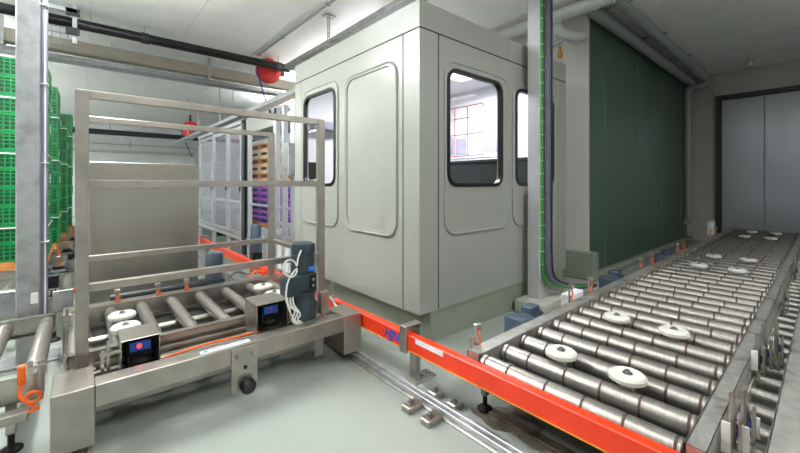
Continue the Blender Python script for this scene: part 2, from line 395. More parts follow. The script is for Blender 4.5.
def gear_motor(parent, x, y, z, rz_axis=1, name='gear_motor', m='motor_blue', s=1.):
    """small horizontal gear motor, axis along x"""
    mb = MB()
    mb.lathe([(.05 * s, 0), (.062 * s, .01), (.062 * s, .14 * s), (.055 * s, .16 * s), (.03 * s, .165 * s)], (x, y, z), (1, 0, 0), 20)
    o = obj(name, mb, m, parent)
    fins = MB()
    for k in range(6): fins.lathe([(.068 * s, 0), (.068 * s, .006)], (x + .02 + .02 * s * k, y, z), (1, 0, 0), 20)
    obj('cooling_fin', fins, m, o)
    obj('gear_box', MB().box(x - .11 * s, x + .004, y - .07 * s, y + .06 * s, z - .07 * s, z + .06 * s, .012, 2), m, o)
    obj('terminal_box', MB().box(x + .03, x + .12 * s, y - .045, y + .045, z + .05 * s, z + .095 * s, .008), m, o)
    return o

# ------------------------------------------------------------------ near right conveyor
ZR = .375
rc = thing('roller_conveyor', 'wide steel roller conveyor with white guide wheels along the green wall', 'conveyor', (1.72, .83, 0))
YL0, YL1, YR0, YR1 = 1.29, 1.382, .283, .353
for a, b in ((1.71, 3.60), (3.61, 7.1), (7.11, 10.7)): channel('side_rail', rc, a, b, YL0, YL1, .245, ZR, 'rail_steel', -1)
for a, b in ((1.71, 3.30), (3.31, 7.1), (7.11, 10.7)): channel('side_rail', rc, a, b, YR0, YR1, .245, ZR, 'rail_steel', 1)
RL = YL0 - YR1 - .012
rm = [roller_mesh(RL, .050, [.02, .20, .37, .545, .755, .895]), roller_mesh(RL, .050, [.02, .15, .37, .585, .76, .90]), roller_mesh(RL, .050, [.03, .20, .41, .56, .72, .88])]
nr = 0; x = 1.745
while x < 10.6:
    obj('roller', rm[(0, 0, 1, 0, 2)[nr % 5]], None, rc, (x, YR1 + .006, .320)); nr += 1; x += .210
for x in (2.02, 2.852, 5.375, 6.21, 8.92, 9.87):
    for y in (.97, .640): wheel(rc, x, y, .385)
for x in (1.82, 3.6, 5.6, 7.6, 9.6):
    for y in (1.335, .318): leg(rc, x, y, .25)
    obj('cross_bar', MB().box(x - .02, x + .02, .33, 1.32, .16, .20), 'stainless', rc)
for x in (3.05, 3.43, 4.79, 5.20, 6.35, 6.68, 8.6, 9.1): sensor(rc, x, 1.392, ZR, .14)
s = obj('sensor_bracket', MB().box(1.80, 1.826, 1.39, 1.398, .2, .50).box(1.79, 1.836, 1.37, 1.40, .46, .50, .003), 'stainless', rc)
obj('sensor_cable', MB().tube([(1.81, 1.375, .47), (1.80, 1.36, .43), (1.815, 1.365, .40), (1.82, 1.385, .33)], .006, 6, 2), 'orange_cable', s)
obj('limit_rod', MB().cyl((1.735, 1.372, .37), (1.735, 1.372, .45), .006, 8).box(1.742, 1.765, 1.374, 1.378, .375, .44), 'stainless', rc)
for x in (2.50, 4.22, 6.10): gear_motor(rc, x, 1.485, .295, s=1.3)
for x in (3.12,): obj('terminal_box', MB().box(x, x + .26, 1.42, 1.50, .26, .40, .006), 'label_white', rc)
obj('conveyor_shade', MB().box(1.76, 10.6, .36, 1.285, .205, .21), 'under_shade', rc)  # dark sheet added for the shaded floor seen between the rollers
# things standing in the narrow gap beside it
obj('junction_box', MB().box(9.0, 9.25, 1.42, 1.5, .36, .62, .01), 'cable_white', rc)
for (x, y, h) in ((1.99, .252, .14), (2.09, .225, .12), (2.92, .262, .13), (3.04, .243, .16), (3.19, .205, .14), (4.6, .25, .14), (6.2, .25, .14)):
    s = obj('sensor_bracket', MB().cyl((x, y, .24), (x, y, .36 + h), .011, 10).box(x - .035, x + .03, y - .03, y - .022, .27, .42).box(x - .035, x + .03, y - .03, y + .04, .285, .293), 'stainless', rc)
    obj('sensor_cable', MB().tube([(x, y - .01, .40), (x + .03, y, .37), (x + .05, y - .02, .33), (x + .02, y + .02, .29)], .006, 6, 2), 'cable_blue', s)
for (x, y, z0, z1) in ((1.90, .26, .30, .44), (1.98, .215, .27, .41), (2.16, .20, .27, .38), (2.86, .27, .30, .43), (3.28, .21, .28, .41)):
    obj('mounting_plate', MB().box(x - .004, x + .004, y - .014, y + .014, z0, z1 - .02, .001), 'cable_white', rc)
# second conveyor at the right edge
r2 = thing('roller_conveyor', 'neighbouring roller conveyor at the right edge of the view', 'conveyor', (1.7, -.4, 0))
for a, b in ((1.71, 5.2), (5.21, 10.7)): channel('side_rail', r2, a, b, .055, .148, .245, ZR, 'rail_steel', -1)
channel('side_rail', r2, 1.71, 10.7, -.98, -.90, .245, ZR, 'rail_steel', 1)
rm2 = roller_mesh(.93, .050, [.03, .2, .4, .6, .8])
x = 1.8
while x < 10.6: obj('roller', rm2, None, r2, (x, -.89, .320)); x += .21
for x in (1.85, 4.2, 7, 9.8):
    for y in (.10, -.94): leg(r2, x, y, .25)
# low drive rollers bridging the gap
lr = shared('drive_roller', MB().lathe([(.02, -.01), (.038, 0), (.038, .118), (.02, .128)], n=14, axis=(0, 1, 0)), 'roller_steel')
x = 1.95
while x < 9: obj('drive_roller', lr, None, rc, (x, .158, .19)); x += .21
obj('drive_rail', MB().box(1.8, 9.2, .155, .163, .12, .17).box(1.8, 9.2, .272, .28, .12, .25), 'rail_steel', rc)

# ------------------------------------------------------------------ orange barrier rail
OB = thing('barrier_rail', 'long orange steel barrier rail crossing in front of the conveyors', 'rail', (1.6, 1.83, 0))
OX0, OX1, OZ0, OZ1 = 1.632, 1.690, .236, .347
ro = obj('rail', MB().box(OX0, OX1, -1.2, 9.3, OZ0, OZ1, .005), 'orange', OB)
obj('edge_strip', MB().box(OX0 - .0015, OX0, -1.2, 9.3, OZ0 + .006, OZ0 + .011), 'yellow', ro)
obj('label', MB().box(OX0 - .002, OX0, 1.50, 1.74, OZ1 - .035, OZ1 - .006), 'label_white', ro)
text('HJN', .088, 'blue_ink', ro, (OX0 - .0015, 1.985, .292), Matrix.Rotation(-math.pi / 2, 4, 'Z') @ Matrix.Rotation(math.pi / 2, 4, 'X'), shear=.35)
for y in (1.845, 4.6, 7.4, -.75):
    p = obj('post', MB().box(1.705, 1.750, y - .03, y + .03, 0, .395, .003), 'stainless', OB)
    obj('clamp', MB().box(1.622, 1.760, y - .03, y + .03, .375, .40, .003).box(1.612, 1.630, y - .03, y + .03, .225, .40, .002).box(1.690, 1.71, y - .02, y + .02, .27, .31), 'stainless', p)
    obj('base_plate', MB().box(1.69, 1.88, y - .05, y + .05, 0, .012, .002), 'stainless', p)
    for xx in (1.79, 1.85): obj('bolt', MB().lathe([(.013, 0), (.013, .014), (.007, .02)], (xx, y, .012), n=8), 'bolt_steel', p)
# ------------------------------------------------------------------ floor rails of the shuttle
def clamp(parent, x0, x1, y):
    c = obj('rail_clamp', MB().box(x0, x1, y - .035, y + .035, 0, .04, .006), 'stainless', parent)
    xm = x0 + .045 if x0 < 1.55 else x1 - .045
    obj('bolt', MB().lathe([(.02, 0), (.02, .006), (.013, .006), (.013, .016), (.004, .02)], (xm, y, .04), n=10), 'bolt_steel', c)
for X, lab in ((1.606, 'steel floor rail with clamps under the right end of the shuttle'), (-.03, 'steel floor rail under the left end of the shuttle')):
    fr = thing('floor_rail', lab, 'rail', (X, 1.5, 0))
    obj('rail_foot', MB().box(X - .055, X + .055, -1.2, 9.3, 0, .015, .003), 'rail_steel', fr)
    obj('rail_head', MB().box(X - .035, X - .006, -1.2, 9.3, .015, .045, .004).box(X + .006, X + .035, -1.2, 9.3, .015, .045, .004).box(X - .006, X + .006, -1.2, 9.3, .015, .034), 'galvanised', fr)
    if X > 0:
        for y in (1.46, 1.62): clamp(fr, X - .17, X - .05, y); clamp(fr, X + .05, X + .13, y)
fs = thing('floor_strip', 'two rusty flat bars on the dirty floor under the right conveyor', 'floor strip', (1.9, 0.7, 0))
mat('rusty', '7d6f5f', .6, .4, .3, 14, col2='46392e')
for X in (1.80, 1.98): obj('flat_bar', MB().box(X, X + .06, -1.2, 1.38, 0, .012, .002), 'rusty', fs)
mat('stain', '5b5348', .6, 0, .3, 9, col2='8a857a')
st = MB(); pts = []
for k in range(28):
    a = 2 * math.pi * k / 28; r_ = 1 + .28 * math.sin(3 * a + 1) + .16 * math.sin(7 * a)
    pts.append((1.84 + .13 * r_ * math.cos(a), 1.14 + .22 * r_ * math.sin(a)))
obj('oil_stain', st.plate(pts, [], 'z', .0005, .0025), 'stain', FLOOR)

# ------------------------------------------------------------------ transfer shuttle
sh = thing('transfer_shuttle', 'stainless transfer shuttle with guard frames and roller bed on floor rails', 'shuttle', (.75, 3.1, 0))
for (x0, x1) in ((-.111, .049), (1.470, 1.622)):
    for (y0, y1) in ((2.335, 2.60), (3.72, 3.95)):
        obj('wheel_box', MB().box(x0, x1, y0, y1, .075, .362, .004), 'stainless_brown', sh)
        xm = (x0 + x1) / 2; ym = (y0 + y1) / 2
        obj('wheel', MB().cyl((xm - .025, ym, .105), (xm + .025, ym, .105), .058, 20), 'rubber_grey', sh)
    obj('end_beam', MB().box(x0 + .02, x1 - .02, 2.60, 3.72, .11, .235, .004), 'stainless', sh)
fb = obj('front_beam', MB().box(.049, 1.470, 2.340, 2.45, .248, .360, .004), 'stainless_brown', sh)
obj('under_beam', MB().box(.05, 1.46, 2.62, 2.72, .09, .15, .004), 'stainless', sh)
obj('rear_beam', MB().box(.049, 1.470, 3.86, 3.94, .248, .360, .004), 'stainless', sh)
obj('label', MB().box(.52, .80, 2.36, 2.40, .360, .3615), 'label_white', fb)
obj('print', MB().box(.535, .56, 2.37, 2.39, .3615, .362).box(.58, .77, 2.376, 2.386, .3615, .362), 'blue_ink', fb)
channel('side_channel', sh, -.06, 1.53, 2.785, 2.845, .235, .372, 'stainless', 1)
channel('side_channel', sh, -.06, 1.53, 3.735, 3.79, .235, .378, 'stainless', -1)
rs = roller_mesh(3.735 - 2.845 - .012, .042, [.86])
for x in (-.03, .175, .375, .59, .81, 1.03, 1.25, 1.44): obj('roller', rs, None, sh, (x, 2.851, .325))
obj('shuttle_shade', MB().box(.05, 1.46, 2.85, 3.855, .20, .205), 'under_shade', sh)  # dark sheet standing in for shadowed floor below the roller bed
obj('drive_shaft', MB().cyl((.0, 3.33, .25), (1.47, 3.33, .25), .03, 16), 'stainless', sh)
obj('cable_tray', MB().box(.05, 1.47, 2.56, 2.74, .20, .206).box(.05, 1.47, 2.56, 2.566, .20, .30).box(.05, 1.47, 2.734, 2.74, .20, .32).box(.05, 1.47, 2.66, 2.70, .206, .29), 'stainless', sh)
obj('cable', MB().tube([(.36, 2.60, .30), (.6, 2.615, .315), (.85, 2.60, .31), (.97, 2.63, .30)], .008, 8, 2), 'orange_cable', sh)
for z_ in (.235, .25): obj('cable', MB().tube([(.35, 2.64, z_ + .04), (.6, 2.632, z_ + .04), (.9, 2.645, z_ + .04)], .007, 6, 1), 'cable_white', sh)
for (x, y) in ((.217, 3.27), (.217, 2.99), (1.245, 3.34), (1.235, 3.06)): wheel(sh, x, y, .392)
# guard frames
for y in (2.75, 3.80):
    for x in (.0, 1.5):
        obj('guard_post', MB().box(x - .03, x + .03, y - .022, y + .022, .30 if y < 3 else .25, 1.875, .003), 'stainless_brown', sh)
    for z_, hh in ((1.853, .022), (1.345, .022), (.755, .022)):
        obj('guard_bar', MB().box(.03, 1.47, y - .02, y + .02, z_ - hh, z_ + hh, .002), 'stainless_brown', sh)
obj('post_foot', MB().box(-.06, .06, 2.70, 2.79, .235, .30, .003), 'stainless', sh)
for z_ in (.755,): obj('guard_bar', MB().box(1.48, 1.52, 2.772, 3.778, z_ - .02, z_ + .02), 'stainless_brown', sh)
# scanner housings
def scanner(x0, x1, y0, y1, z0, z1, led):
    t = .005
    s = obj('scanner_housing', MB().box(x0, x1, y0, y1, z1 - t, z1, .002).box(x0, x0 + t, y0, y1, z0, z1 - t).box(x1 - t, x1, y0, y1, z0, z1 - t).box(x0 + t, x1 - t, y1 - t, y1, z0, z1 - t).box(x0 + t, x1 - t, y0 + .01, y1, z0, z0 + t), 'stainless', sh)
    xm = (x0 + x1) / 2; zc = z1 - .085
    o = obj('scanner', MB().box(xm - .062, xm + .062, y0 + .05, y1 - .02, zc - .10, zc + .06, .008), 'black_metal', s)
    obj('scanner_head', MB().box(xm - .05, xm + .05, y0 + .03, y0 + .05, zc + .0, zc + .055, .004), 'blue_ink', s)
    obj('scanner_lens', MB().lathe([(.056, 0), (.05, .018), (.056, .036)], (xm, y0 + .07, zc - .06), n=20), 'rubber', s)
    if led: obj('indicator', MB().lathe([(.012, 0), (.009, .006)], (xm - .005, y0 + .03, zc + .03), (0, -1, 0), 12), 'led_red', s)
    else: obj('indicator', MB().lathe([(.010, 0), (.008, .003)], (xm, y0 + .03, zc + .03), (0, -1, 0), 12), 'red_ink', s)
scanner(.16, .345, 2.53, 2.76, .21, .478, True)
scanner(.895, 1.115, 2.52, 2.76, .28, .520, False)
obj('scanner_stay', MB().box(.10, .115, 2.52, 2.535, .30, .50).box(.075, .09, 2.50, 2.515, .30, .46).box(.07, .16, 2.505, 2.515, .43, .445), 'stainless', sh)
obj('scanner_stay', MB().box(1.118, 1.130, 2.50, 2.53, .36, .45), 'stainless', sh)
obj('guide_bracket', MB().box(1.30, 1.37, 2.47, 2.482, .065, .36, .002), 'stainless_brown', sh)
obj('stop_plate', MB().box(1.36, 1.43, 2.48, 2.53, .36, .525, .003), 'stainless_brown', sh)
obj('rod_holder', MB().cyl((1.56, 2.66, .36), (1.56, 2.66, .58), .007, 8).box(1.535, 1.585, 2.65, 2.67, .50, .512).cyl((1.56, 2.66, .40), (1.56, 2.66, .425), .022, 12), 'stainless', sh)
obj('cable', MB().tube([(1.50, 2.62, .44), (1.52, 2.60, .42), (1.54, 2.585, .37), (1.545, 2.57, .362)], .009, 8, 2), 'cable_white', sh)
# buffer on the front beam
bf = obj('buffer_bracket', MB().box(.678, .832, 2.328, 2.340, .085, .345, .002).box(.690, .82, 2.34, 2.43, .232, .248), 'stainless_brown', sh)
for xx in (.71, .80): obj('bolt', MB().lathe([(.012, 0), (.012, .008), (.005, .012)], (xx, 2.328, .30), (0, -1, 0), 8), 'bolt_steel', bf)
obj('buffer', MB().lathe([(.03, 0), (.044, .012), (.044, .045), (.034, .062), (.012, .07)], (.765, 2.328, .118), (0, -1, 0), 22), 'rubber', bf)
obj('bolt', MB().lathe([(.012, 0), (.012, .006)], (.757, 2.328, .225), (0, -1, 0), 8), 'black_metal', bf)
# upright gear motor
GX, GY = 1.245, 2.545
gm = obj('gear_motor', MB().box(GX - .075, GX + .075, GY - .075, GY + .075, .555, .69, .012, 2), 'motor_grey', sh, label='upright dark grey gear motor')
gb = MB().lathe([(.112, .285), (.112, .315), (.098, .33), (.098, .45), (.085, .49), (.085, .53), (.096, .535), (.096, .556)], (GX, GY, 0), n=10)
obj('gear_box', gb, 'motor_grey', gm)
obj('fan_cover', MB().lathe([(.080, .69), (.089, .70), (.089, .825), (.083, .828), (.083, .835), (.089, .838), (.089, .885), (.081, .905), (.05, .915), (.0, .916)], (GX, GY, 0), n=14), 'motor_grey', gm)
obj('terminal_box', MB().box(GX - .175, GX - .06, GY - .095, GY + .02, .55, .685, .012, 2), 'motor_grey', gm)
obj('cable_gland', MB().box(GX + .015, GX + .062, GY - .082, GY - .07, .575, .675, .004), 'black_metal', gm)
for z_ in (.60, .645): obj('bolt', MB().lathe([(.012, 0), (.012, .008), (.006, .012)], (GX + .038, GY - .082, z_), (0, -1, 0), 8), 'bolt_steel', gm)
obj('nameplate', MB().box(GX - .005, GX + .048, GY - .094, GY - .074, .712, .742), 'blue_logo', gm)
lp = [(GX - .145 + .05 * math.cos(a), GY - .10 + .02 * math.sin(a), .755 + .058 * math.sin(a)) for a in (2 * math.pi * k / 12 for k in range(13))]
obj('cable', MB().tube([(GX - .06, GY - .09, .87), (GX - .09, GY - .10, .82)] + lp + [(GX - .17, GY - .11, .68), (GX - .19, GY - .12, .56), (GX - .165, GY - .13, .47), (GX - .12, GY - .12, .38)], .0055, 8, 1), 'cable_white', sh)
for k in range(3):
    o_ = .02 * k
    obj('cable', MB().tube([(GX - .15 + o_, GY - .06, .55), (GX - .17 + o_, GY - .11, .50), (GX - .11 + o_, GY - .12, .46 - o_), (GX - .155 + o_, GY - .125, .40), (GX - .10 + o_, GY - .12, .36), (GX - .07, GY - .11, .33)], .006, 8, 2), 'cable_white', sh)
# small upright motor on the rear beam
mo = obj('drive_motor', MB().lathe([(.07, .40), (.085, .41), (.085, .47), (.075, .475), (.075, .49)], (1.0, 3.99, 0), n=24), 'motor_blue', sh, label='small upright blue-grey motor')
obj('fan_cover', MB().lathe([(.078, .49), (.082, .50), (.082, .64), (.07, .662), (.0, .668)], (1.0, 3.99, 0), n=24), 'motor_blue', mo)
obj('gear_box', MB().box(.91, 1.09, 3.94, 4.07, .27, .40, .015, 2), 'motor_grey', mo)
obj('drive_tube', MB().cyl((.18, 3.98, .36), (.86, 3.98, .36), .045, 16).cyl((.86, 3.98, .36), (.92, 3.98, .36), .055, 16), 'black_metal', sh)
for x in (.22, .50, .72): sensor(sh, x, 3.82, .378, .10)
obj('cable', MB().tube([(1.1, 3.9, .40), (1.2, 3.92, .46), (1.3, 3.9, .40), (1.42, 3.92, .44)], .010, 6, 2), 'cable_grey', sh)
obj('cable', MB().tube([(1.3, 3.86, .39), (1.36, 3.88, .44), (1.45, 3.86, .42)], .010, 6, 2), 'orange_cable', sh)

# ------------------------------------------------------------------ lanes on the left
def lane(label, x0, x1, y0, y1, rot_off=0., pitch=.21):
    t = thing('roller_conveyor', label, 'conveyor', ((x0 + x1) / 2, (y0 + y1) / 2, 0))
    channel('side_rail', t, x0, x1, y1 - .06, y1, .245, .378, 'stainless', -1)
    channel('side_rail', t, x0, x1, y0, y0 + .06, .245, .372, 'stainless', 1)
    r_ = roller_mesh(y1 - y0 - .132, .043, [.1, y1 - y0 - .22])
    x = x1 - .045 + rot_off
    while x > x0 + .06: obj('roller', r_, None, t, (x, y0 + .066, .325)); x -= pitch
    for x in (x0 + .2, x1 - .12):
        for y in (y0 + .03, y1 - .03): leg(t, x, y, .25)
    return t
l1 = lane('roller conveyor feeding the shuttle at the lower left edge', -2.4, -.150, 2.66, 3.80)
s = obj('sensor_bracket', MB().box(-.205, -.185, 2.60, 2.606, .26, .46).box(-.21, -.14, 2.59, 2.62, .42, .432).cyl((-.16, 2.62, .25), (-.16, 2.62, .45), .012, 10), 'stainless', l1)
obj('sensor_head', MB().box(-.24, -.21, 2.58, 2.61, .36, .45, .006), 'orange_cable', s)
pts = [(-.225, 2.59, .36), (-.235, 2.57, .31), (-.20, 2.56, .27), (-.165, 2.56, .27), (-.15, 2.56, .30), (-.18, 2.56, .325), (-.215, 2.57, .30), (-.19, 2.56, .25), (-.15, 2.55, .235), (-.25, 2.57, .22), (-.36, 2.58, .225)]
obj('sensor_cable', MB().tube(pts, .008, 8, 2), 'orange_cable', s)
obj('cable_duct', MB().box(-.9, -.20, 2.55, 2.62, .19, .235, .004), 'stainless_brown', l1)
s = obj('sensor_bracket', MB().cyl((-.075, 3.35, .22), (-.075, 3.35, .50), .008, 8).box(-.09, -.05, 3.34, 3.36, .38, .40), 'stainless', sh)
obj('reflector', MB().box(-.285, -.245, 3.82, 3.83, .46, .54, .003), 'label_white', l1)
l2 = lane('empty roller conveyor behind the left steel column', -2.4, -.06, 4.30, 5.40)
obj('motor_housing', MB().box(-.40, -.16, 4.55, 4.75, .40, .52, .006), 'black_metal', l2)
obj('end_plate', MB().box(-.19, -.055, 4.285, 4.30, .27, .43, .003), 'galvanised', l2)
obj('control_box', MB().box(-.62, -.36, 4.20, 4.28, .30, .50, .008), 'galvanised', l2)
obj('indicator', MB().box(-.055, -.045, 4.31, 4.34, .38, .43), 'red_paint', l2)
lanes_y = (5.95, 7.35, 8.75, 10.15)
xr = (-.306, -.26, -.20, -.15)
pos_words = ['nearest stack', 'second stack', 'third stack', 'farthest stack']
lanes = [lane('roller conveyor carrying the %s of green crates' % wd, -2.4, r_ + .16, y - .02, y + 1.0, pitch=.30) for wd, y, r_ in zip(pos_words, lanes_y, xr)]
for t, y, r_ in zip(lanes, lanes_y, xr):
    sensor(t, r_ + .10, y - .03, .378, .11); sensor(t, r_ + .06, y + .95, .378, .11)
    gear_motor(t, r_ + .02, y - .10, .30, m='black_metal')
# crates
def crate_mesh():
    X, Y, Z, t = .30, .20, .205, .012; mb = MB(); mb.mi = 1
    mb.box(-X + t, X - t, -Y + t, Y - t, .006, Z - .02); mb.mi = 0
    for z0, z1 in ((0, .022), (.062, .074), (.108, .120), (.150, .162), (.182, Z)):
        mb.box(-X, X, -Y, -Y + t, z0, z1); mb.box(-X, X, Y - t, Y, z0, z1)
        mb.box(-X, -X + t, -Y + t, Y - t, z0, z1); mb.box(X - t, X, -Y + t, Y - t, z0, z1)
    for k in range(13):
        x = -X + .004 + k * (2 * X - .02) / 12
        for y in (-Y + .001, Y - t + .001): mb.box(x, x + .012, y, y + t - .002, .022, .182)
    for k in range(9):
        y = -Y + .004 + k * (2 * Y - .02) / 8
        for x in (-X + .001, X - t + .001): mb.box(x, x + t - .002, y, y + .012, .022, .182)
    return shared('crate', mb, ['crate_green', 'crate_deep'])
cm = crate_mesh()
pm = MB()
for y in (-.37, 0, .37): pm.box(-.6, .6, y - .05, y + .05, 0, .02); pm.box(-.6, .6, y - .04, y + .04, .02, .07)
for x in (-.55, -.27, 0, .27, .55): pm.box(x - .06, x + .06, -.4, .4, .07, .09)
pm = shared('pallet', pm, 'wood')
NL = 11
for si, (y, r_) in enumerate(zip(lanes_y, xr)):
    p = obj('pallet', pm, None, None, (r_ - .6, y + .46, .372)); tag(p, 'wooden pallet under the %s of green crates' % pos_words[si], 'pallet', 'crate pallets')
    n = NL - (0, 0, 1, 0)[si]
    for k in range(n):
        for rowi, yy in ((0, y + .26), (1, y + .666)):
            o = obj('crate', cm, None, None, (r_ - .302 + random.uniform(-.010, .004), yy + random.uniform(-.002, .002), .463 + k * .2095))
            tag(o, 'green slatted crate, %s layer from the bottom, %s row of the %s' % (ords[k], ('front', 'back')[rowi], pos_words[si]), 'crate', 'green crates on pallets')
        if (si, k) in ((0, 7), (1, 6), (1, 4), (2, 7), (3, 5), (0, 4)):
            obj('paper_tag', MB().box(o.location.x + .302, o.location.x + .305, o.location.y - .16, o.location.y - .04, o.location.z + .05, o.location.z + .16), 'tie_white', o)
# white straps around stacks
for si, (y, r_) in enumerate(zip(lanes_y, xr)):
    for k, wd in ((1, 'lowest'), (5, 'middle'), (8, 'topmost')):
        z_ = .463 + k * .2095 + .165; x0, x1, y0, y1 = r_ - 1.22, r_ + .006, y + .045, y + .876
        solo('strap', MB().plate(rect(x0, x1, y0, y1), [rect(x0 + .004, x1 - .004, y0 + .004, y1 - .004)], 'z', z_, z_ + .014), 'tie_white',
             'white strap around the %s of green crates, %s of its three' % (pos_words[si], wd), 'strap', (r_ - .6, y + .46, z_), 'white crate straps')

# ------------------------------------------------------------------ left steel column with cables
c0 = thing('steel_column', 'square grey steel column with violet cables at the left', 'column', (-.255, 3.93, 0))
obj('shaft', MB().box(-.369, -.236, 3.88, 4.02, 0, CEIL - .03, .008), 'galvanised', c0)
obj('base_plate', MB().box(-.45, -.13, 3.83, 4.08, 0, .02, .003), 'galvanised', c0)
for k in range(3): obj('cable', MB().tube([(-.227 + .010 * k, 3.895 + .018 * k, .30), (-.227 + .010 * k, 3.895 + .018 * k, CEIL - .25), (-.20 + .01 * k, 4.1 + .02 * k, CEIL - .1)], .0095, 8), 'cable_violet' if k != 1 else 'cable_white', c0)
obj('cable_tie', MB().box(-.237, -.193, 3.88, 3.96, .9, .906).box(-.237, -.193, 3.88, 3.96, 1.5, 1.506).box(-.237, -.193, 3.88, 3.96, 2.1, 2.106).box(-.237, -.193, 3.88, 3.96, 2.7, 2.71), 'tie_white', c0)
obj('earth_wire', MB().tube([(-.18, 3.90, 3.05), (-.15, 3.90, 3.15), (-.165, 3.92, 3.3), (-.14, 3.95, 3.5)], .008, 6, 2), 'yellow', c0)

# ------------------------------------------------------------------ steel cabinet behind the shuttle
kb = thing('machine_cabinet', 'broad brushed steel machine cabinet behind the shuttle guard frames', 'cabinet', (.53, 5.0, 0))
obj('panel', MB().box(.055, .985, 4.6, 4.64, .64, 1.555, .004), 'panel_steel', kb)
obj('panel', MB().box(.055, .985, 4.6, 4.64, .14, .625, .004), 'panel_steel', kb)
obj('body', MB().box(.06, .98, 4.64, 5.3, .14, 1.55, .004), 'panel_steel', kb)
for x in (.1, .94):
    for y in (4.68, 5.25): obj('leg', MB().box(x - .025, x + .025, y - .025, y + .025, 0, .14), 'stainless', kb)

# ------------------------------------------------------------------ right column with cables
c1 = thing('steel_column', 'pale steel column with green and grey cable bundle by the right conveyor', 'column', (3.7, 2.02, 0))
obj('footing', MB().box(3.44, 4.06, 1.83, 2.155, 0, .135, .02, 2), 'concrete', c1)
obj('shaft', MB().box(3.62, 3.80, 1.962, 2.105, .135, CEIL - .03, .005), 'column_pale', c1)
def drop(x, y, r_, m, xe, ze=.24):
    obj('cable', MB().tube([(x, y, CEIL - .06), (x, y, 1.2), (x, y, .55), (x + .01, y - .01, .36), (x + .10, y - .06, .27), (xe, y - .14, ze), (xe + .25, y - .22, ze - .02)], r_, 8, 2), m, c1)
drop(3.635, 1.952, .009, 'cable_green', 3.95); drop(3.655, 1.950, .007, 'cable_green', 3.98)
for k, mm_ in enumerate(('cable_grey', 'cable_violet', 'cable_grey', 'black_metal')): drop(3.69 + .03 * k, 1.938 - .004 * k, .019 if k else .012, mm_, 4.0 + .04 * k, .22)
for k in range(24): obj('cable_tie', MB().box(3.622, 3.672, 1.935, 1.963, .5 + k * .135, .506 + k * .135), 'tie_white', c1)

# ------------------------------------------------------------------ enclosure with doors, tray stacks
EX = 2.15
en = thing('door_enclosure', 'aluminium framed machine enclosure with clear doors beyond the cabin', 'enclosure', (EX, 7.2, 0))
ys = [6.82, 7.66, 8.72, 9.95]
for y in [6.82, 7.66, 8.72, 9.95]: obj('post', MB().box(EX, EX + .06, y - .03, y + .03, 0, 2.40, .003), 'aluminium', en)
obj('dark_post', MB().box(EX - .02, EX + .05, 6.60, 6.76, .10, 2.46, .003), 'black_metal', en)
obj('top_rail', MB().box(EX - .02, EX + .08, 6.60, 9.98, 2.40, 2.47, .003), 'aluminium', en)
obj('bottom_rail', MB().box(EX - .01, EX + .07, 6.60, 9.98, .33, .40, .003), 'aluminium', en)
for a, b in zip(ys, ys[1:]):
    d = obj('door', MB().plate(rect(a + .04, b - .04, .42, 2.38), [rect(a + .10, b - .10, .48, .98), rect(a + .10, b - .10, 1.03, 2.32)], 'x', EX + .005, EX + .03), 'aluminium', en)
    obj('pane', MB().box(EX + .014, EX + .020, a + .09, b - .09, .47, .99), 'acrylic', d); obj('pane', MB().box(EX + .014, EX + .020, a + .09, b - .09, 1.02, 2.33), 'acrylic', d)
    obj('handle', MB().box(EX - .02, EX + .004, a + .06, a + .08, 1.2, 1.4, .003), 'black_metal', d)
obj('back_panel', MB().box(3.3, 3.34, 7.35, 10.0, .1, 2.4), 'cabin_inner', en)
obj('header_panel', MB().box(EX, EX + .03, 5.35, 6.58, 2.20, 2.46, .003), 'cabin_paint', en)
obj('base_panel', MB().box(EX + .02, EX + .06, 4.9, 6.58, .10, .48, .003), 'label_white', en)
for y, wd in ((5.30, .05), (5.02, .03), (4.70, .06)): obj('post', MB().box(EX - .01, EX + .06, y - wd, y + wd, 0, 2.46, .003), 'aluminium', en)
for y in (6.45,): obj('post', MB().box(EX, EX + .05, y - .05, y + .05, 0, 2.2, .003), 'aluminium', en)
obj('cross_rail', MB().box(EX, EX + .05, 4.6, 5.3, .55, .60).box(EX, EX + .05, 4.6, 5.3, .75, .79).box(EX, EX + .05, 4.6, 6.4, .98, 1.01), 'aluminium', en)
obj('switch_box', MB().box(EX - .10, EX - .01, 4.62, 4.86, 1.45, 1.88, .008), 'galvanised', en)
for y in (5.24, 5.44): obj('hinge', MB().box(EX - .03, EX - .01, y, y + .04, 2.36, 2.44), 'black_metal', en)
for z_ in (1.75, 1.2, .62): obj('latch', MB().box(EX - .03, EX - .011, 5.28, 5.32, z_, z_ + .06), 'black_metal', en)
mo = thing('drive_motor', 'dark blue motor standing below the purple crates', 'motor', (2.0, 5.70, 0))
obj('pedestal', MB().box(1.94, 2.08, 5.63, 5.77, 0, .30), 'black_metal', mo)
obj('body', MB().lathe([(.085, .30), (.09, .32), (.09, .52), (.08, .53), (.08, .68), (.06, .72), (.0, .725)], (2.01, 5.70, 0), n=22), 'motor_blue', mo)
stand = thing('stack_stand', 'low wooden-topped stand carrying the tray stacks', 'stand', (2.75, 6.7, 0))
obj('top', MB().box(2.38, 3.05, 6.12, 7.3, .58, .65, .004), 'wood', stand)
for x in (2.46, 2.98):
    for y in (6.2, 7.2): obj('leg', MB().box(x - .03, x + .03, y - .03, y + .03, 0, .58), 'stainless', stand)
